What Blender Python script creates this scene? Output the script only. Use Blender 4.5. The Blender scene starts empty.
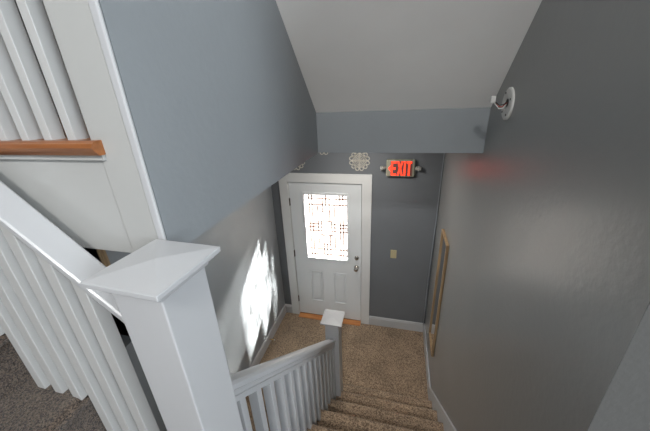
import bpy, bmesh, math, random
from mathutils import Vector, Matrix
random.seed(7)
C = bpy.context.scene.collection

# ------------------------------------------------------------------ materials
def nt(name):
    m = bpy.data.materials.new(name); m.use_nodes = True
    t = m.node_tree; b = t.nodes['Principled BSDF']
    return m, t, b
def ramp(t, a, b, p0=.3, p1=.7):
    r = t.nodes.new('ShaderNodeValToRGB')
    r.color_ramp.elements[0].position = p0; r.color_ramp.elements[0].color = (*a, 1)
    r.color_ramp.elements[1].position = p1; r.color_ramp.elements[1].color = (*b, 1)
    return r
def paint(name, col, rough=.5, var=.04, bump=.15, scale=60, spec=.5):
    m, t, b = nt(name)
    tc = t.nodes.new('ShaderNodeTexCoord')
    n = t.nodes.new('ShaderNodeTexNoise'); n.inputs['Scale'].default_value = 2.2; n.inputs['Detail'].default_value = 4
    t.links.new(tc.outputs['Object'], n.inputs['Vector'])
    a = tuple(c*(1-var) for c in col); c2 = tuple(min(1, c*(1+var)) for c in col)
    r = ramp(t, a, c2); t.links.new(n.outputs['Fac'], r.inputs['Fac']); t.links.new(r.outputs['Color'], b.inputs['Base Color'])
    b.inputs['Roughness'].default_value = rough; b.inputs['Specular IOR Level'].default_value = spec
    n2 = t.nodes.new('ShaderNodeTexNoise'); n2.inputs['Scale'].default_value = scale; n2.inputs['Detail'].default_value = 3
    t.links.new(tc.outputs['Object'], n2.inputs['Vector'])
    bp = t.nodes.new('ShaderNodeBump'); bp.inputs['Strength'].default_value = bump; bp.inputs['Distance'].default_value = .004
    t.links.new(n2.outputs['Fac'], bp.inputs['Height']); t.links.new(bp.outputs['Normal'], b.inputs['Normal'])
    return m
def carpet_mat(name, dark, light, sc=150):
    m, t, b = nt(name)
    tc = t.nodes.new('ShaderNodeTexCoord')
    n = t.nodes.new('ShaderNodeTexNoise'); n.inputs['Scale'].default_value = 105; n.inputs['Detail'].default_value = 5; n.inputs['Roughness'].default_value = .75
    t.links.new(tc.outputs['Object'], n.inputs['Vector'])
    vo = t.nodes.new('ShaderNodeTexVoronoi'); vo.inputs['Scale'].default_value = sc; t.links.new(tc.outputs['Object'], vo.inputs['Vector'])
    sp = t.nodes.new('ShaderNodeSeparateColor'); t.links.new(vo.outputs['Color'], sp.inputs['Color'])
    ad = t.nodes.new('ShaderNodeMath'); ad.operation = 'MULTIPLY_ADD'; ad.inputs[1].default_value = .55
    t.links.new(sp.outputs[0], ad.inputs[0]); mu = t.nodes.new('ShaderNodeMath'); mu.operation = 'MULTIPLY'; mu.inputs[1].default_value = .45
    t.links.new(n.outputs['Fac'], mu.inputs[0]); t.links.new(mu.outputs[0], ad.inputs[2])
    r = ramp(t, dark, light, .25, .75); t.links.new(ad.outputs[0], r.inputs['Fac'])
    n3 = t.nodes.new('ShaderNodeTexNoise'); n3.inputs['Scale'].default_value = 3.5; n3.inputs['Detail'].default_value = 4
    t.links.new(tc.outputs['Object'], n3.inputs['Vector'])
    r3 = ramp(t, (.72, .72, .72), (1.1, 1.1, 1.1), .3, .7); t.links.new(n3.outputs['Fac'], r3.inputs['Fac'])
    mx = t.nodes.new('ShaderNodeMixRGB'); mx.blend_type = 'MULTIPLY'; mx.inputs['Fac'].default_value = 1
    t.links.new(r.outputs['Color'], mx.inputs['Color1']); t.links.new(r3.outputs['Color'], mx.inputs['Color2'])
    t.links.new(mx.outputs['Color'], b.inputs['Base Color'])
    b.inputs['Roughness'].default_value = 1; b.inputs['Specular IOR Level'].default_value = .1
    b.inputs['Sheen Weight'].default_value = .25
    bp = t.nodes.new('ShaderNodeBump'); bp.inputs['Strength'].default_value = .9; bp.inputs['Distance'].default_value = .012
    t.links.new(n.outputs['Fac'], bp.inputs['Height']); t.links.new(bp.outputs['Normal'], b.inputs['Normal'])
    return m
def wood_mat(name, a, c, rough=.4, scale=(3, 60, 60)):
    m, t, b = nt(name)
    tc = t.nodes.new('ShaderNodeTexCoord'); mp = t.nodes.new('ShaderNodeMapping'); mp.inputs['Scale'].default_value = scale
    n = t.nodes.new('ShaderNodeTexNoise'); n.inputs['Scale'].default_value = 1.2; n.inputs['Detail'].default_value = 6
    t.links.new(tc.outputs['Object'], mp.inputs['Vector']); t.links.new(mp.outputs['Vector'], n.inputs['Vector'])
    r = ramp(t, a, c, .35, .65); t.links.new(n.outputs['Fac'], r.inputs['Fac']); t.links.new(r.outputs['Color'], b.inputs['Base Color'])
    b.inputs['Roughness'].default_value = rough
    return m
def metal(name, col, rough=.3):
    m, t, b = nt(name); b.inputs['Metallic'].default_value = 1
    b.inputs['Base Color'].default_value = (*col, 1); b.inputs['Roughness'].default_value = rough
    n = t.nodes.new('ShaderNodeTexNoise'); n.inputs['Scale'].default_value = 30
    mr = t.nodes.new('ShaderNodeMapRange'); mr.inputs['To Min'].default_value = rough*.8; mr.inputs['To Max'].default_value = rough*1.3
    t.links.new(n.outputs['Fac'], mr.inputs['Value']); t.links.new(mr.outputs['Result'], b.inputs['Roughness'])
    return m
def emit(name, col, s):
    m, t, b = nt(name); b.inputs['Base Color'].default_value = (*col, 1)
    b.inputs['Emission Color'].default_value = (*col, 1); b.inputs['Emission Strength'].default_value = s
    return m

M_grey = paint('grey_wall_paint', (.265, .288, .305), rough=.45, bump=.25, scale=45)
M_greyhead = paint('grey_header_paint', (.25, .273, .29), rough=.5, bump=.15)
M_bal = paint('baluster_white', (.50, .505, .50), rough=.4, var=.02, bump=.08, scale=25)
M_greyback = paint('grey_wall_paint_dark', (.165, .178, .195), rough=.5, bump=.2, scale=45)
M_greyright = paint('grey_wall_paint_satin', (.245, .250, .245), rough=.33, spec=.8, bump=.22, scale=40)
M_ceil = paint('ceiling_white', (.92, .92, .905), rough=.8, bump=.1)
M_white = paint('trim_white', (.49, .50, .515), rough=.32, var=.02, bump=.08, scale=25)
M_casing = paint('casing_white', (.74, .75, .75), rough=.4, var=.03, bump=.08, scale=25)
M_cream = paint('trim_cream', (.44, .445, .435), rough=.4, var=.03, bump=.08, scale=25)
M_door = paint('door_white', (.78, .81, .83), rough=.4, var=.02, bump=.05)
M_dark = paint('painted_shadow_wall', (.02, .02, .02), rough=.9)  # near-black colour stands in for the shade of the upper hall
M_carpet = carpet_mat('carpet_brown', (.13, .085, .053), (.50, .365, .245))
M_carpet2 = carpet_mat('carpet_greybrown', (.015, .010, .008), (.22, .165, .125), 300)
M_orange = wood_mat('orange_oak', (.21, .07, .02), (.33, .125, .04), .35)
M_thresh = wood_mat('orange_threshold_oak', (.48, .18, .055), (.66, .29, .10), .35)
M_oak = wood_mat('light_oak', (.27, .18, .10), (.42, .30, .17), .4, (60, 60, 3))
M_hinge = metal('dark_bronze', (.10, .08, .07), .4)
M_nickel = metal('satin_nickel', (.55, .53, .50), .25)
M_lead = metal('copper_caming', (.30, .16, .13), .6)
M_beige = paint('beige_plastic', (.36, .35, .27), rough=.4, bump=0)
M_ivory = paint('ivory_plastic', (.50, .44, .27), rough=.4, bump=0)
M_lamp = paint('grey_lamp_plastic', (.34, .34, .31), rough=.3, bump=0)
M_red = emit('red_exit_glow', (1, .04, .015), 2.2)
M_redbg = emit('red_exit_lens', (.16, .07, .06), .05)
M_medal = paint('cream_medallion', (.60, .57, .50), rough=.6, bump=0)
M_brass = metal('brass', (.7, .5, .2), .35)
M_wire_r = paint('red_wire', (.35, .05, .03), rough=.5, bump=0)
M_wire_k = paint('black_wire', (.02, .02, .02), rough=.5, bump=0)
M_plastic = paint('white_plastic', (.62, .62, .60), rough=.4, bump=0)
M_cable = paint('painted_cable', (.30, .33, .36), rough=.3, bump=0)
M_mirror = metal('mirror_silver', (.75, .76, .76), .04)
M_outside = paint('outside_paving', (.045, .045, .043), rough=.9)

# frosted bevelled glass: mostly scattering, part clear
mg = bpy.data.materials.new('bevelled_textured_glass'); mg.use_nodes = True
t = mg.node_tree; t.nodes.clear()
o_ = t.nodes.new('ShaderNodeOutputMaterial'); tl = t.nodes.new('ShaderNodeBsdfTranslucent'); tr = t.nodes.new('ShaderNodeBsdfTransparent')
tl.inputs['Color'].default_value = (.065, .063, .059, 1); tr.inputs['Color'].default_value = (1, 1, 1, 1)
mx = t.nodes.new('ShaderNodeMixShader'); gl = t.nodes.new('ShaderNodeBsdfGlossy'); gl.inputs['Roughness'].default_value = .1
mx2 = t.nodes.new('ShaderNodeMixShader'); mx2.inputs['Fac'].default_value = .05
w = t.nodes.new('ShaderNodeTexNoise'); w.inputs['Scale'].default_value = 22; w.inputs['Detail'].default_value = 2
tc = t.nodes.new('ShaderNodeTexCoord'); t.links.new(tc.outputs['Object'], w.inputs['Vector'])
mr = t.nodes.new('ShaderNodeMapRange'); mr.inputs['From Min'].default_value = .35; mr.inputs['From Max'].default_value = .65
mr.inputs['To Min'].default_value = .46; mr.inputs['To Max'].default_value = .60
t.links.new(w.outputs['Fac'], mr.inputs['Value']); t.links.new(mr.outputs['Result'], mx.inputs['Fac'])
t.links.new(tl.outputs[0], mx.inputs[1]); t.links.new(tr.outputs[0], mx.inputs[2])
t.links.new(mx.outputs[0], mx2.inputs[1]); t.links.new(gl.outputs[0], mx2.inputs[2]); t.links.new(mx2.outputs[0], o_.inputs['Surface'])
M_glass = mg

# ------------------------------------------------------------------ mesh helpers
class MB:
    def __init__(s): s.bm = bmesh.new()
    def box(s, a, b):
        x0, y0, z0 = a; x1, y1, z1 = b
        v = [s.bm.verts.new(p) for p in [(x0,y0,z0),(x1,y0,z0),(x1,y1,z0),(x0,y1,z0),(x0,y0,z1),(x1,y0,z1),(x1,y1,z1),(x0,y1,z1)]]
        for f in [(0,3,2,1),(4,5,6,7),(0,1,5,4),(1,2,6,5),(2,3,7,6),(3,0,4,7)]: s.bm.faces.new([v[i] for i in f])
        return s
    def prism(s, pts, axis, a, b):
        """extrude a 2D polygon (in the two other axes, in order) along axis from a to b"""
        def P(p, h):
            if axis == 0: return (h, p[0], p[1])
            if axis == 1: return (p[0], h, p[1])
            return (p[0], p[1], h)
        A = [s.bm.verts.new(P(p, a)) for p in pts]; B = [s.bm.verts.new(P(p, b)) for p in pts]
        n = len(pts)
        s.bm.faces.new(A); s.bm.faces.new(B[::-1])
        for i in range(n): s.bm.faces.new([A[i], B[i], B[(i+1)%n], A[(i+1)%n]])
        return s
    def sweep(s, prof, p0, p1, side):
        """profile (side offset, up offset) swept from p0 to p1; side = unit vector; cuts are vertical planes"""
        p0 = Vector(p0); p1 = Vector(p1); side = Vector(side)
        A = [s.bm.verts.new(p0 + side*u + Vector((0,0,w))) for u, w in prof]
        B = [s.bm.verts.new(p1 + side*u + Vector((0,0,w))) for u, w in prof]
        n = len(prof); s.bm.faces.new(A); s.bm.faces.new(B[::-1])
        for i in range(n): s.bm.faces.new([A[i], B[i], B[(i+1)%n], A[(i+1)%n]])
        return s
    def quad(s, pts):
        s.bm.faces.new([s.bm.verts.new(p) for p in pts]); return s
    def tube(s, pts, r, seg=10):
        pts = [Vector(p) for p in pts]; rings = []
        for i, p in enumerate(pts):
            d = (pts[min(i+1, len(pts)-1)] - pts[max(i-1, 0)]).normalized()
            up = Vector((0,0,1)) if abs(d.z) < .9 else Vector((1,0,0))
            x = d.cross(up).normalized(); y = d.cross(x)
            rings.append([s.bm.verts.new(p + (x*math.cos(2*math.pi*k/seg) + y*math.sin(2*math.pi*k/seg))*r) for k in range(seg)])
        for a, b in zip(rings, rings[1:]):
            for k in range(seg): s.bm.faces.new([a[k], a[(k+1)%seg], b[(k+1)%seg], b[k]])
        s.bm.faces.new(rings[0]); s.bm.faces.new(rings[-1][::-1]); return s
    def lathe(s, prof, c, axis, seg=28):
        """prof = list of (radius, height along axis)"""
        c = Vector(c); ax = Vector(axis).normalized()
        up = Vector((0,0,1)) if abs(ax.z) < .9 else Vector((1,0,0))
        x = ax.cross(up).normalized(); y = ax.cross(x); rings = []
        for r, h in prof:
            if r < 1e-6: rings.append([s.bm.verts.new(c + ax*h)])
            else: rings.append([s.bm.verts.new(c + ax*h + (x*math.cos(2*math.pi*k/seg)+y*math.sin(2*math.pi*k/seg))*r) for k in range(seg)])
        for a, b in zip(rings, rings[1:]):
            for k in range(seg):
                k2 = (k+1) % seg
                if len(a) == 1 and len(b) > 1: s.bm.faces.new([a[0], b[k2], b[k]])
                elif len(b) == 1 and len(a) > 1: s.bm.faces.new([a[k], a[k2], b[0]])
                elif len(a) > 1: s.bm.faces.new([a[k], a[k2], b[k2], b[k]])
        if len(rings[0]) > 1: s.bm.faces.new(rings[0])
        if len(rings[-1]) > 1: s.bm.faces.new(rings[-1][::-1])
        return s
    def build(s, name, mat, parent=None, bevel=0, smooth=False, seg=2, origin=None):
        bmesh.ops.recalc_face_normals(s.bm, faces=s.bm.faces)
        me = bpy.data.meshes.new(name); s.bm.to_mesh(me); s.bm.free(); me.materials.append(mat)
        if smooth:
            for p in me.polygons: p.use_smooth = True
        o = bpy.data.objects.new(name, me); C.objects.link(o)
        if bevel:
            b = o.modifiers.new('bevel', 'BEVEL'); b.width = bevel; b.segments = seg; b.limit_method = 'ANGLE'; b.angle_limit = .6
        if origin is not None:
            me.transform(Matrix.Translation(-Vector(origin))); o.location = origin
        if parent:
            w0 = Vector((0, 0, 0)); q = parent
            while q: w0 += q.location; q = q.parent
            o.parent = parent; o.location = o.location - w0
            if origin is None: pass
        return o
def empty(name, loc=(0, 0, 0)):
    o = bpy.data.objects.new(name, None); C.objects.link(o); o.location = loc; o.empty_display_size = .1; return o
def tag(o, label=None, cat=None, group=None, kind=None):
    if label: o['label'] = label
    if cat: o['category'] = cat
    if group: o['group'] = group
    if kind: o['kind'] = kind
    return o
def struct(o, label=None, cat=None): return tag(o, label, cat, None, 'structure')

# ------------------------------------------------------------------ measured layout (metres; door wall is y = 0, door landing floor is z = 0)
XL, XW, XR = -.233, .808, 1.779          # sunlit left wall, face of the grey stairwell wall, right wall
YH, ZB, ZT = -1.412, 2.687, 2.931        # dropped header
YF, ZH = -2.73, 2.958                    # face and level of the upper hall floor
YE = -2.663                              # end of the right wall
R, T, Y1 = .2175, .241, -1.132            # lower flight
ZL = 1.757                               # mid landing
DW, DH = .914, 2.06
CW = .118
TOP = 5.2

# ------------------------------------------------------------------ room shell
struct(MB().box((-4, -2.9, -.1), (XR+.12, .1, 0)).build('floor', M_carpet), 'brown speckled carpet on the floor in front of the door', 'floor')
# door wall with the doorway cut out
b = MB(); b.box((-4, 0, -.1), (-.012, .14, TOP)); b.box((DW+.012, 0, -.1), (3.7, .14, TOP)); b.box((-.012, 0, DH+.012), (DW+.012, .14, TOP))
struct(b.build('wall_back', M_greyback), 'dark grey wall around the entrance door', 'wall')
# left wall, with an opening framed in wood near the stairs
b = MB(); b.box((XL-.012, -2.18, -.1), (XL, 0, ZB)); b.box((XL-.12, -2.0, -.1), (XL-.012, 0, ZB)); b.box((XL-.12, -2.9, -.1), (XL, -2.18, 1.66))
struct(b.build('wall_left', M_grey), 'grey wall left of the door with the sun patch on it', 'wall')
tag(MB().box((XL-.012, -2.200, 1.66), (XL+.010, -2.172, ZB)).build('trim_opening', M_oak), 'thin brown wood casing at the dark opening under the upper hall', 'trim', None, 'structure')
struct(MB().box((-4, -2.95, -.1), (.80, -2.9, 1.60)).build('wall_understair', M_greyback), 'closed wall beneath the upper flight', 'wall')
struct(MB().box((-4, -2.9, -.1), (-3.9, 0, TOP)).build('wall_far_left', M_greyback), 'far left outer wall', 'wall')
# right wall ends at a corner; the short return wall turns right from there
struct(MB().box((XR, YE, -.1), (XR+.12, 0, TOP)).build('wall_right', M_greyright), 'long satin grey wall on the right of the stairs', 'wall')
M_greyreturn = paint('grey_wall_paint_dimmed', (.10, .102, .10), rough=.6, bump=.3)  # grey darkened in the colour to offset lamp light on this wall
struct(MB().box((XR+.0003, YE-.0008, -.1), (5.7, YE+.1, TOP)).build('wall_return', M_greyreturn), 'grey wall turning the corner at bottom right, colour dimmed against the lamps', 'wall')
# landing room behind the camera
struct(MB().box((5.6, -8.1, -.1), (5.7, YE, TOP)).build('wall_landing_right', M_grey), 'landing wall on the far right', 'wall')
struct(MB().box((-4, -8.1, -.1), (5.7, -8.0, TOP)).build('wall_landing_rear', M_grey), 'landing wall at the rear', 'wall')
struct(MB().box((-4, -8.1, 1.5), (-3.9, -2.9, TOP)).build('wall_landing_left', M_grey), 'wall at the head of the upper flight', 'wall')
struct(MB().box((-4.1, -8.2, TOP), (5.8, .2, TOP+.1)).build('ceiling', M_ceil), 'high flat white ceiling', 'ceiling')
# hall floor slab: its underside is the low ceiling; its front is the white fascia
b = MB(); b.box((-3.9, YF+.012, ZB), (XW-.115, 0, ZT-.004)); b.box((XW-.115, YH+.12, ZB), (XR, 0, ZB+.05))
struct(b.build('ceiling_low', M_grey), 'low ceiling beneath the upper hall', 'ceiling')
struct(MB().box((XW, YH, ZB), (XR, YH+.12, ZT+.02)).build('wall_header', M_greyhead), 'grey dropped header crossing above the entrance landing', 'wall')
# sloping ceiling above the lower flight
s = .89; y2 = -2.70; z2 = ZT + s*(YH-y2)
b = MB(); b.prism([(YH, ZT), (y2, z2), (y2, TOP), (YH, TOP)], 0, XW, XR)
struct(b.build('ceiling_sloped', M_ceil), 'white sloping ceiling over the lower flight of stairs', 'ceiling')
# stairwell wall (upper hall / stairs)
struct(MB().box((XW-.115, YF+.0135, ZB), (XW-.02, YH+.12, TOP)).box((XW-.02, YF+.0015, ZB), (XW, YH+.12, TOP)).build('wall_stairwell', M_grey), 'blue grey wall between the stairwell and upper hall', 'wall')
# white corner board and bead on the end of that wall
b = MB(); b.prism([(.697, ZB-.005), (.788, ZB-.005), (.788, TOP), (.686, TOP), (.686, ZT), (.697, ZT)], 1, YF-.004, YF+.013)
struct(b.build('trim_corner_board', M_cream, bevel=.003), 'wide white board capping the end of the grey wall', 'trim')
struct(MB().box((.788, YF-.007, ZB-.005), (XW, YF+.001, TOP)).build('trim_corner_bead', M_white, bevel=.004), 'narrow white bead along the edge of the grey wall', 'trim')
b = MB(); b.box((-3.9, YF-.001, ZB-.005), (.697, YF+.012, ZT-.004)); b.box((-3.9, YF-.010, ZT-.016), (.712, YF, ZT-.003)); 
struct(b.build('trim_fascia', M_cream, bevel=.002), 'white fascia board under the orange wood ledge', 'trim')
struct(MB().box((-3.9, YF+.12, ZT-.004), (XW-.115, -.0, ZH)).build('floor_upper_hall', M_orange), 'hardwood floor of the upper hall', 'floor')
struct(MB().box((-3.9, YF+1.3, ZH), (XW-.115, YF+1.36, TOP)).build('wall_upper_hall', M_dark), 'wall inside the upper hall, its shade painted near black', 'wall')
# orange nosing ledge
b = MB(); b.prism([(YF-.026, ZT+.007), (YF-.030, ZT+.014), (YF-.026, ZH-.005), (YF-.018, ZH), (YF+.12, ZH), (YF+.12, ZT-.003), (YF-.018, ZT-.003)], 0, -3.9, .685)
b.prism([(YF-.026, ZT+.007), (YF-.030, ZT+.014), (YF-.026, ZH-.005), (YF-.018, ZH), (YF-.004, ZH), (YF-.004, ZT-.003), (YF-.018, ZT-.003)], 0, .685, .716)
struct(b.build('trim_ledge', M_orange), 'orange wood ledge under the upper left balusters, worn at its end', 'trim')
# mid landing
b = MB(); b.box((.63, -8.0, ZL-.2), (5.6, -2.82, ZL))
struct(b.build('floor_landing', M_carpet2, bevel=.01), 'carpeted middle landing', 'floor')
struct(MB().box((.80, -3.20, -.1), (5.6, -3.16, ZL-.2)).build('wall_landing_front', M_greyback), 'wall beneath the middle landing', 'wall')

# baseboards
def base_prof(h, t=.015): return [(0, 0), (t, 0), (t, h-.03), (t*.75, h-.022), (t*.7, h-.008), (t*.35, h), (0, h)]
b = MB(); b.sweep([(-u, w) for u, w in base_prof(.145)], (DW+CW, 0, 0), (XR, 0, 0), (0, 1, 0)); b.sweep([(-u, w) for u, w in base_prof(.145)], (XL, 0, 0), (-CW, 0, 0), (0, 1, 0))
struct(b.build('baseboard_back', M_white), 'white baseboard along the door wall', 'baseboard')
struct(MB().sweep(base_prof(.145), (XL, -2.9, 0), (XL, 0, 0), (1, 0, 0)).build('baseboard_left', M_white), 'white baseboard below the sunlit left wall', 'baseboard')
nz = lambda y: R + (R/T)*(Y1-y)          # nosing line
yb = Y1 + T*(R-.045)/R                   # where the sloping skirt meets the level baseboard
pts = [(0, 0), (0, .145), (yb, nz(yb)+.10), (YE-.0, nz(YE)+.10), (YE, nz(YE)-.35), (Y1-.1, 0)]
struct(MB().prism(pts, 0, XR-.016, XR).build('baseboard_right', M_white, bevel=.004), 'white baseboard that climbs the right wall beside the stairs', 'baseboard')

# ------------------------------------------------------------------ door
door = struct(empty('door_1', (0, 0, 0)), 'white entrance door with leaded glass window', 'door')
gx0, gx1, gz0, gz1 = .197, .738, 1.015, 1.910           # clear glass
fx0, fx1, fz0, fz1 = .168, .765, .985, 1.940            # moulded glazing frame
PN = [(.20, .385), (.535, .72)]
b = MB(); z0 = .032
b.box((.004, .002, z0), (fx0, .045, DH-.004)); b.box((fx1, .002, z0), (DW-.004, .045, DH-.004))
b.box((fx0, .002, fz1), (fx1, .045, DH-.004)); b.box((fx0, .002, .80), (fx1, .045, fz0)); b.box((fx0, .002, z0), (fx1, .045, .285)); b.box((fx0, .002, .285), (PN[0][0], .045, .80)); b.box((PN[0][1], .002, .285), (PN[1][0], .045, .80)); b.box((PN[1][1], .002, .285), (fx1, .045, .80)); b.box((PN[0][0], .016, .285), (PN[0][1], .045, .80)); b.box((PN[1][0], .016, .285), (PN[1][1], .045, .80))
b.build('slab', M_door, door)
b = MB()
for x0, x1 in PN:
    # raised moulding ring + centre field
    za, zb_ = .285, .80
    b.box((x0, -.005, za), (x0+.014, .016, zb_)); b.box((x1-.014, -.005, za), (x1, .016, zb_))
    b.box((x0+.014, -.005, za), (x1-.014, .016, za+.014)); b.box((x0+.014, -.005, zb_-.014), (x1-.014, .016, zb_))
b.build('panel_moulding', M_door, door, bevel=.004)
b = MB()
for x0, x1 in PN: b.box((x0+.034, .004, .285+.034), (x1-.034, .018, .80-.034))
b.build('raised_panel', M_door, door, bevel=.008)
b = MB(); b.box((fx0, -.012, fz0), (gx0, .05, fz1)); b.box((gx1, -.012, fz0), (fx1, .05, fz1)); b.box((gx0, -.012, gz1), (gx1, .05, fz1)); b.box((gx0, -.012, fz0), (gx1, .05, gz0))
b.build('glazing_frame', M_door, door, bevel=.005)
MB().box((gx0, .018, gz0), (gx1, .024, gz1)).build('glass_pane', M_glass, door)
b = MB(); W_, H_ = gx1-gx0, gz1-gz0
def vb(u, v0, v1, t=.0066): b.box((gx0+u*W_-t, .010, gz1-v1*H_), (gx0+u*W_+t, .017, gz1-v0*H_))
def hb(v, u0, u1, t=.0066): b.box((gx0+u0*W_, .010, gz1-v*H_-t), (gx0+u1*W_, .017, gz1-v*H_+t))
for u in (.10, .17, .83, .90): vb(u, 0, 1)
for v in (.06, .15, .85, .94): hb(v, 0, 1)
for v in (.445, .495, .555): hb(v, 0, .38); hb(v, .62, 1)
for u in (.30, .70): vb(u, .165, .835)
for u in (.42, .58): vb(u, .06, .40); vb(u, .62, .94)
vb(.5, 0, .25); vb(.5, .75, 1)
hb(.25, .38, .62, .004); hb(.77, .38, .62, .004); hb(.40, .34, .66); hb(.62, .34, .66); vb(.38, .40, .62); vb(.62, .40, .62)
b.build('leaded_caming', M_lead, door)
def hinge(z):
    b = MB(); b.tube([(-.004, -.008, z-.05), (-.004, -.008, z+.05)], .0075, 10); b.box((-.012, -.004, z-.048), (.006, .003, z+.048)); b.build('hinge', M_hinge, door)
for z in (1.80, 1.05, .29): hinge(z)
k = MB().lathe([(.034, 0), (.034, .006), (.014, .012), (.012, .035), (.024, .042), (.030, .055), (.027, .068), (.012, .074), (0, .075)], (.853, .002, .918), (0, -1, 0)).build('door_knob', M_nickel, door, smooth=True)
k = MB().lathe([(.030, 0), (.030, .008), (.024, .016), (0, .017)], (.855, .002, 1.063), (0, -1, 0)).build('deadbolt', M_nickel, door, smooth=True)
MB().box((.8515, -.030, 1.045), (.8585, -.012, 1.081)).build('thumb_turn', M_nickel, k, bevel=.002)
bpy.data.objects[k.name]['label'] = 'round metal deadbolt'
# casing with inner step, jamb
b = MB(); t0 = .020
for x0, x1 in ((-CW, -.004), (DW+.004, DW+CW)): b.box((x0, -t0, 0), (x1, 0, DH+CW))
b.box((-.004, -t0, DH+.004), (DW+.004, 0, DH+CW))
cs = struct(b.build('trim_door_casing', M_casing, bevel=.003), 'flat white casing around the entrance door', 'trim')
b = MB(); b.box((-.012, 0, 0), (-.002, .14, DH+.01)); b.box((DW+.002, 0, 0), (DW+.012, .14, DH+.01)); b.box((-.012, 0, DH), (DW+.012, .14, DH+.012))
b.box((-.002, .047, 0), (.018, .10, DH)); b.box((DW-.018, .047, 0), (DW+.002, .10, DH)); b.box((.018, .047, DH-.018), (DW-.018, .10, DH))
struct(b.build('trim_door_jamb', M_casing), 'white jamb lining the doorway', 'trim')
b = MB(); b.prism([(-.075, 0), (-.070, .012), (-.02, .020), (.14, .026), (.14, 0)], 0, -.002, DW+.002)
struct(b.build('trim_threshold', M_thresh), 'orange wood threshold under the entrance door', 'trim')
MB().box((.004, .004, .022), (DW-.004, .04, .034)).build('sweep', M_hinge, door)

# ------------------------------------------------------------------ lower flight of stairs
def step_profile(y, z, run, drop, n=8, r=.026, back=.03):
    """carpeted step: rounded nosing at (y, z), rising toward -y"""
    p = [(y-run-back, z)]
    for i in range(n+1):
        a = math.pi/2 * (1 - i/n*2)
        p.append((y - r + math.cos(a)*r, z - r + math.sin(a)*r))
    p += [(y-.022, z-r*2-.006), (y-.024, z-drop), (y-run-back, z-drop)]
    return p
fl = tag(empty('staircase', (1.34, Y1, 0)), 'brown carpeted lower flight of stairs climbing from the door landing', 'stairs')
for k in range(8):
    z = R*(k+1) if k < 7 else ZL-.002; y = Y1 - T*k
    MB().prism(step_profile(y, z, T, R+.02), 0, .826, XR-.016).build('step', M_carpet, fl, smooth=False)
pts = [(Y1-.03, -.0), (Y1-.03, nz(Y1)-.06), (YE-.15, nz(YE-.15)-.06), (YE-.15, nz(YE-.15)-.36), (Y1-.34, 0)]
MB().prism(pts, 0, .806, .8255).build('stringer', M_white, fl, bevel=.003)

# ------------------------------------------------------------------ newel posts
def newel(cx, cy, zcap, zbot, label, hw=.0615, cw=.09):
    o = tag(empty('newel_post', (cx, cy, zbot)), label, 'newel post')
    MB().box((cx-hw, cy-hw, zbot), (cx+hw, cy+hw, zcap-.026)).build('post_shaft', M_white, o, bevel=.003)
    q = cw-.019
    MB().box((cx-q, cy-q, zcap-.034), (cx+q, cy+q, zcap-.022)).build('cove_moulding', M_white, o, bevel=.005)
    q = cw-.011
    b = MB(); b.box((cx-q, cy-q, zcap-.022), (cx+q, cy+q, zcap-.012)); cap0 = b
    bm = b.bm
    b.box((cx-cw, cy-cw, zcap-.012), (cx+cw, cy+cw, zcap))
    v = [bm.verts.new(p) for p in [(cx-cw+.001, cy-cw+.001, zcap), (cx+cw-.001, cy-cw+.001, zcap), (cx+cw-.001, cy+cw-.001, zcap), (cx-cw+.001, cy+cw-.001, zcap), (cx, cy, zcap+.009)]]
    for i in range(4): bm.faces.new([v[i], v[(i+1)%4], v[4]])
    b.build('cap', M_white, o, bevel=.002)
    return o
newel(.8755, -2.8333, 2.7386, ZL-.2, 'large white square newel post with pyramid cap, nearest the camera',   .0585, .085).rotation_euler.z = -.036
newel(.857, -1.385, 1.312, .0, 'small white newel post with pyramid cap at the foot of the stairs', .058, .088)

# ------------------------------------------------------------------ lower balustrade (climbs beside the flight)
rail_prof = [(-.032, 0), (-.030, .018), (-.020, .028), (0, .032), (.020, .028), (.030, .018), (.032, 0), (.026, -.010), (.026, -.030), (.018, -.036), (-.018, -.036), (-.026, -.030), (-.026, -.010)]
ya_, yb_ = -1.443, -2.778
zr = lambda y: 1.105 + .885*(-1.443-y)           # rail axis
bl = tag(empty('balustrade', (.857, -2.1, .5)), 'white stair balustrade running down from the large newel to the small newel', 'balustrade')
hr = MB().sweep(rail_prof, (.857, ya_, zr(ya_)), (.857, yb_, zr(yb_)), (1, 0, 0)).build('handrail', M_white, bl)
MB().sweep([(-.022, -.036), (.022, -.036), (.022, -.062), (-.022, -.062)], (.857, ya_, zr(ya_)), (.857, yb_, zr(yb_)), (1, 0, 0)).build('under_rail', M_white, hr)
hb_ = .015; y = -2.635 + .0465 + .093*12
n_ = 0
while y > yb_+.0:
    if y < ya_-.02:
        k = int((Y1-y)/T); zt_ = R*(k+1) if k < 7 else ZL
        zt2 = lambda yy: zr(yy)-.05
        y0, y1 = y-hb_, y+hb_
        MB().prism([(y0, zt_-.01), (y0, zt2(y0)), (y1, zt2(y1)), (y1, zt_-.01)], 0, .857-.0195, .857+.0195).build('baluster', M_white, bl, bevel=.002)
    y -= .093

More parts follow.
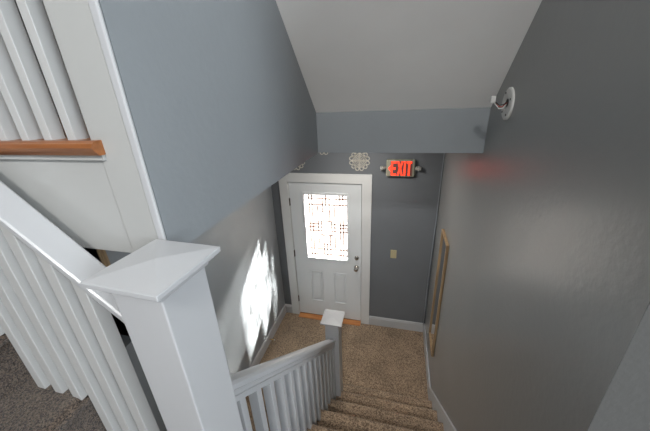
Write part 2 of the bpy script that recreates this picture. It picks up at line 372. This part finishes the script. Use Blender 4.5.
# ------------------------------------------------------------------ upper flight, rising to the left, with its balustrade
up = tag(empty('staircase', (.63, -3.2, ZL)), 'grey brown carpeted upper flight rising to the left behind the large newel', 'stairs')
RU = .215; TU = .225; X1 = .632
for k in range(6):
    z = ZL + RU*(k+1); x = X1 - TU*k
    pr = [(p[0], p[1]) for p in step_profile(x, z, TU, RU+.02)]
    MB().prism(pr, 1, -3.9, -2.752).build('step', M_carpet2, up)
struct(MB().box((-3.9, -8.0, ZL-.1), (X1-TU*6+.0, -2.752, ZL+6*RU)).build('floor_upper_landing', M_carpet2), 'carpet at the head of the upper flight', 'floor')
MB().prism([(X1+.06, ZL-.2), (X1+.06, ZL+.06), (X1-.02, ZL+.10), (X1-TU*6, ZH-.02), (X1-TU*6, ZH-.4), (X1-.3, ZL-.2)], 1, -2.752, -2.732).build('stringer', M_white, up, bevel=.002)

yu = -2.805
zu = lambda x: 2.866 - .93*(x-.436)              # top surface of the rail
b2 = tag(empty('balustrade', (.4, yu, 2.2)), 'white balustrade climbing left from the large newel in front of the fascia', 'balustrade')
rp = [(-.033, -.004), (-.029, 0), (.029, 0), (.033, -.004), (.033, -.018), (.028, -.024), (-.028, -.024), (-.033, -.018)]
xa, xb = .815, -.60
hr = MB().sweep(rp, (xa, yu, zu(xa)), (xb, yu, zu(xb)), (0, 1, 0)).build('handrail', M_white, b2)
MB().sweep([(-.029, -.024), (.029, -.024), (.026, -.040), (.021, -.050), (-.021, -.050), (-.026, -.040)], (xa, yu, zu(xa)), (xb, yu, zu(xb)), (0, 1, 0)).build('under_rail', M_white, hr)
hu = .017
x = .612
while x > -.58:
    k = int((X1-x)/TU); zt_ = ZL+RU*(k+1)
    x0, x1 = x-hu, x+hu
    MB().prism([(x0, zt_-.01), (x0, zu(x0)-.04), (x1, zu(x1)-.04), (x1, zt_-.01)], 1, yu-hu, yu+hu).build('baluster', M_bal, b2, bevel=.002)
    x -= .075

# upper hall guard standing on the orange ledge
b3 = tag(empty('balustrade', (.2, YF, ZH)), 'white guard balusters standing on the orange ledge, upper left', 'balustrade')
x = .632; hg = .0115
while x > -.9:
    MB().box((x-hg, YF-.002, ZH-.002), (x+hg, YF+.030, 3.86)).build('baluster', M_bal, b3, bevel=.0015)
    x -= .070
MB().box((-1.0, YF-.015, 3.86), (.685, YF+.045, 3.90)).build('handrail', M_white, b3, bevel=.006)

# ------------------------------------------------------------------ wall things by the door
def medallion(x, z, label, r=.118):
    o = tag(empty('wall_medallion', (x, -.004, z)), label, 'wall decor', 'round openwork medallions above the door')
    y0, y1 = -.012, -.002; b = MB()
    def ring(cx, cz, rr, w, n=20):
        for i in range(n):
            a0, a1 = 2*math.pi*i/n, 2*math.pi*(i+1)/n
            P = [(cx+math.cos(a)*q, cz+math.sin(a)*q) for a, q in ((a0, rr-w), (a0, rr+w), (a1, rr+w), (a1, rr-w))]
            b.prism(P, 1, y0, y1)
    def bar(p, q, w):
        p = Vector(p); q = Vector(q); d = (q-p).normalized(); n = Vector((-d.y, d.x))*w
        b.prism([tuple(p+n), tuple(p-n), tuple(q-n), tuple(q+n)], 1, y0, y1)
    for i in range(12):
        a = 2*math.pi*(i+.5)/12; ring(x+math.cos(a)*(r-.023), z+math.sin(a)*(r-.023), .020, .0042, 12)
    b.build('scalloped_rim', M_medal, o)
    b = MB()
    for i in range(4):
        a = math.pi/4 + i*math.pi/2; d = Vector((math.cos(a), math.sin(a))); n = Vector((-d.y, d.x)); c = Vector((x, z))
        bar(c, c+d*.088, .0038)
        for q in (.025, .048):
            bar(c+d*q*.4+n*q*.9, c+d*.085+n*q*.55, .0034); bar(c+d*q*.4-n*q*.9, c+d*.085-n*q*.55, .0034)
        a2 = i*math.pi/2; d2 = Vector((math.cos(a2), math.sin(a2))); bar(c, c+d2*.085, .0038)
    b.build('lattice', M_medal, o)
    return o
medallion(.886, 2.335, 'round openwork medallion right of the others, nearest the exit sign')
medallion(.477, 2.515, 'round medallion mostly hidden by the header, middle of the three')
medallion(.125, 2.330, 'round medallion cut off by the grey wall, leftmost of the three')

es = tag(empty('exit_sign', (1.337, 0, 2.265)), 'lit red exit sign with two emergency lamps on the dark wall', 'exit sign')
MB().box((1.185, -.055, 2.170), (1.489, 0, 2.360)).build('housing', M_beige, es, bevel=.018, seg=3)
MB().box((1.232, -.0575, 2.186), (1.462, -.054, 2.346)).build('lens', M_redbg, es, bevel=.001)
yl0, yl1 = -.0605, -.0565; za, zc = 2.188, 2.344; h = zc-za
def letter(name, polys, x0):
    b = MB()
    for P in polys: b.prism([(x0+px, za+pz*h) for px, pz in P], 1, yl0, yl1)
    o = b.build(name, M_red, es); return o
def rc(x0, z0, x1, z1): return [(x0, z0), (x1, z0), (x1, z1), (x0, z1)]
letter('letter_e', [rc(0, 0, .016, 1), rc(.016, 0, .052, .14), rc(.016, .43, .046, .57), rc(.016, .86, .052, 1)], 1.240)
letter('letter_x', [[(0, 0), (.017, 0), (.062, 1), (.045, 1)], [(.045, 0), (.062, 0), (.017, 1), (0, 1)]], 1.302)
letter('letter_i', [rc(0, 0, .017, 1)], 1.373)
letter('letter_t', [rc(.018, 0, .035, .86), rc(0, .86, .053, 1)], 1.400)
MB().prism([(1.208, 2.266), (1.236, 2.298), (1.236, 2.280), (1.224, 2.266), (1.236, 2.252), (1.236, 2.234)], 1, yl0, yl1).build('arrow', M_red, es)
for sx in (-1, 1):
    c = 1.337 + sx*.188
    lh = MB().lathe([(.010, 0), (.014, .012), (.020, .02), (.026, .05), (.027, .062), (0, .066)], (1.337+sx*.148, -.03, 2.268), (sx, -.35, -.1)).build('lamp_head', M_lamp, es, smooth=True)
    ax = Vector((sx, -.35, -.1)).normalized(); MB().lathe([(.022, 0), (.022, .004), (0, .007)], Vector((1.337+sx*.148, -.03, 2.268)) + ax*.063, ax, 20).build('lens', M_plastic, lh, smooth=True)

sw = tag(empty('light_switch', (1.316, 0, 1.17)), 'ivory light switch on the wall right of the door', 'light switch')
cp = MB().box((1.280, -.006, 1.112), (1.352, 0, 1.228)).build('cover_plate', M_ivory, sw, bevel=.003)
MB().box((1.311, -.018, 1.158), (1.321, -.005, 1.180)).build('toggle', M_ivory, cp, bevel=.002)

pts = [(XR-.006, -.010, 2.68), (XR-.010, -.010, 2.2), (XR-.012, -.010, 1.66), (XR-.022, -.011, 1.1), (XR-.026, -.012, .84), (XR-.022, -.012, .4), (XR-.02, -.014, .14)]
cb = MB().tube(pts, .006, 8).build('wall_cable', M_cable, smooth=True)
tag(cb, 'thin grey cable running down the corner beside the door wall', 'cable')

# narrow oak-framed mirror on the right wall
mir = tag(empty('wall_mirror', (XR, -.68, 1.1)), 'tall narrow mirror in a light wood frame on the right wall', 'mirror')
my0, my1, mz0, mz1 = -.87, -.53, .50, 1.80; fw_ = .021; fx = XR-.026
b = MB(); b.box((fx, my0, mz0), (XR-.002, my0+fw_, mz1)); b.box((fx, my1-fw_, mz0), (XR-.002, my1, mz1))
b.box((fx, my0+fw_, mz0), (XR-.002, my1-fw_, mz0+fw_)); b.box((fx, my0+fw_, mz1-fw_), (XR-.002, my1-fw_, mz1))
b.build('wood_frame', M_oak, mir, bevel=.004)
MB().box((XR-.014, my0+fw_-.002, mz0+fw_-.002), (XR-.006, my1-fw_+.002, mz1-fw_+.002)).build('mirror_glass', M_mirror, mir)

# bare smoke detector plate with hanging wires
sd = tag(empty('detector_plate', (XR, -1.69, 2.957)), 'white round detector mounting plate with hanging wires, right wall near ceiling', 'mounting plate')
bp_ = MB().lathe([(.069, 0), (.069, .006), (.062, .010), (.030, .010), (.028, .006), (0, .006)], (XR-.001, -1.69, 2.957), (-1, 0, 0), 36).build('base_plate', M_plastic, sd, smooth=False)
for dy, dz in ((-.045, .02), (.03, .045), (.035, -.035), (-.02, -.045)): MB().lathe([(.005, 0), (.005, .0015), (0, .0015)], (XR-.0112, -1.69+dy, 2.957+dz), (-1, 0, 0), 8).build('screw_hole', M_wire_k, bp_)
MB().lathe([(.017, 0), (.017, .002), (0, .002)], (XR-.007, -1.688, 2.962), (-1, 0, 0), 16).build('wire_opening', M_wire_k, bp_)
MB().tube([(XR-.008, -1.69, 2.965), (XR-.025, -1.685, 2.945), (XR-.04, -1.68, 2.948), (XR-.055, -1.675, 2.965)], .0028, 6).build('red_wire', M_wire_r, sd, smooth=True)
MB().tube([(XR-.008, -1.685, 2.955), (XR-.022, -1.688, 2.938), (XR-.038, -1.69, 2.938), (XR-.056, -1.68, 2.962)], .0028, 6).build('white_wire', M_plastic, sd, smooth=True)
MB().tube([(XR-.008, -1.695, 2.972), (XR-.02, -1.69, 2.955), (XR-.036, -1.684, 2.952), (XR-.054, -1.679, 2.967)], .0026, 6).build('black_wire', M_wire_k, sd, smooth=True)
MB().box((XR-.074, -1.688, 2.962), (XR-.054, -1.668, 2.992)).build('connector', M_plastic, sd, bevel=.004)

# spring door stop on the left baseboard
DS = (XL+.015, -.62, .07)
ds = tag(empty('door_stop', DS), 'small spring door stop on the left baseboard', 'door stop')
MB().tube([(DS[0], DS[1], DS[2]), (DS[0]+.065, DS[1], DS[2])], .005, 8).build('spring', M_brass, ds, smooth=True)
MB().lathe([(.008, 0), (.009, .012), (0, .013)], (DS[0]+.063, DS[1], DS[2]), (1, 0, 0), 12).build('rubber_tip', M_plastic, ds, smooth=True)

# pavement outside, so the daylight bounces up through the glass
struct(MB().box((-5, .2, -.3), (6, 8, -.15)).build('ground_outside', M_outside), 'dark paving outside the entrance door', 'ground')

# ------------------------------------------------------------------ light
def area(name, loc, tgt, sx, sy, power, col):
    l = bpy.data.lights.new(name, 'AREA'); l.shape = 'RECTANGLE'; l.size = sx; l.size_y = sy; l.energy = power; l.color = col
    o = bpy.data.objects.new(name, l); C.objects.link(o); o.location = loc
    o.rotation_euler = (Vector(tgt)-Vector(loc)).to_track_quat('-Z', 'Y').to_euler(); return o
area('window_light_landing', (5.35, -4.9, 3.9), (.8, -2.4, 2.7), 1.8, 2.2, 225, (.87, .94, 1.0))
area('window_light_rear', (2.5, -7.6, 3.5), (1.3, -1.4, 1.6), 1.4, 1.2, 22, (.97, .98, 1.0))
area('nosing_fill', (1.5, -5.25, 5.12), (1.35, -1.6, .4), .55, .35, 88, (1.0, .98, .95))  # added light, no skylight there; brightens the step nosings from behind and above
area('entry_fill', (.9, -.75, 2.67), (.9, -.75, 0), .3, .3, 13, (1.0, .95, .88))  # unseen fill added behind the header to brighten the door wall and landing
# low sun, plus extra suns added to imitate beams split by the bevelled panes
for nm, e, ang, dv in (('sun', 170, 2, (-1.0, -1.15, -.88)), ('added_sun_middle', 150, 3, (-1.0, -.78, -1.0)), ('added_sun_near', 100, 4, (-1.0, -.42, -1.1)), ('added_sun_far', 35, 5, (-1.0, -1.7, -.85))):
    l = bpy.data.lights.new(nm, 'SUN'); l.energy = e; l.angle = math.radians(ang); l.color = (1, .97, .92)
    o = bpy.data.objects.new(nm, l); C.objects.link(o); o.rotation_euler = Vector(dv).to_track_quat('-Z', 'Y').to_euler()

wd = bpy.data.worlds.new('World'); bpy.context.scene.world = wd; wd.use_nodes = True
bg = wd.node_tree.nodes['Background']; bg.inputs['Color'].default_value = (.9, .95, 1, 1); bg.inputs['Strength'].default_value = 3.0

# ------------------------------------------------------------------ camera
cd = bpy.data.cameras.new('camera'); cam = bpy.data.objects.new('camera', cd); C.objects.link(cam)
cd.sensor_width = 36; cd.sensor_fit = 'HORIZONTAL'; cd.lens = 286.879/650*36; cd.clip_start = .02
fwv = Vector((-0.2403586, 0.89136025, -0.38432362)); rt = Vector((0.9690283, 0.24345661, -0.04138892)); upv = Vector((-0.05667369, 0.38236864, 0.9222702))
m = Matrix((rt, upv, -fwv)).transposed().to_4x4(); m.translation = Vector((1.32134813, -3.21439986, 3.02329781))
cam.matrix_world = m
bpy.context.scene.camera = cam
bpy.context.scene.view_settings.view_transform = 'Standard'
bpy.context.scene.view_settings.look = 'None'
bpy.context.scene.cycles.max_bounces = 10
bpy.context.scene.cycles.diffuse_bounces = 6
bpy.context.scene.cycles.sample_clamp_indirect = 4
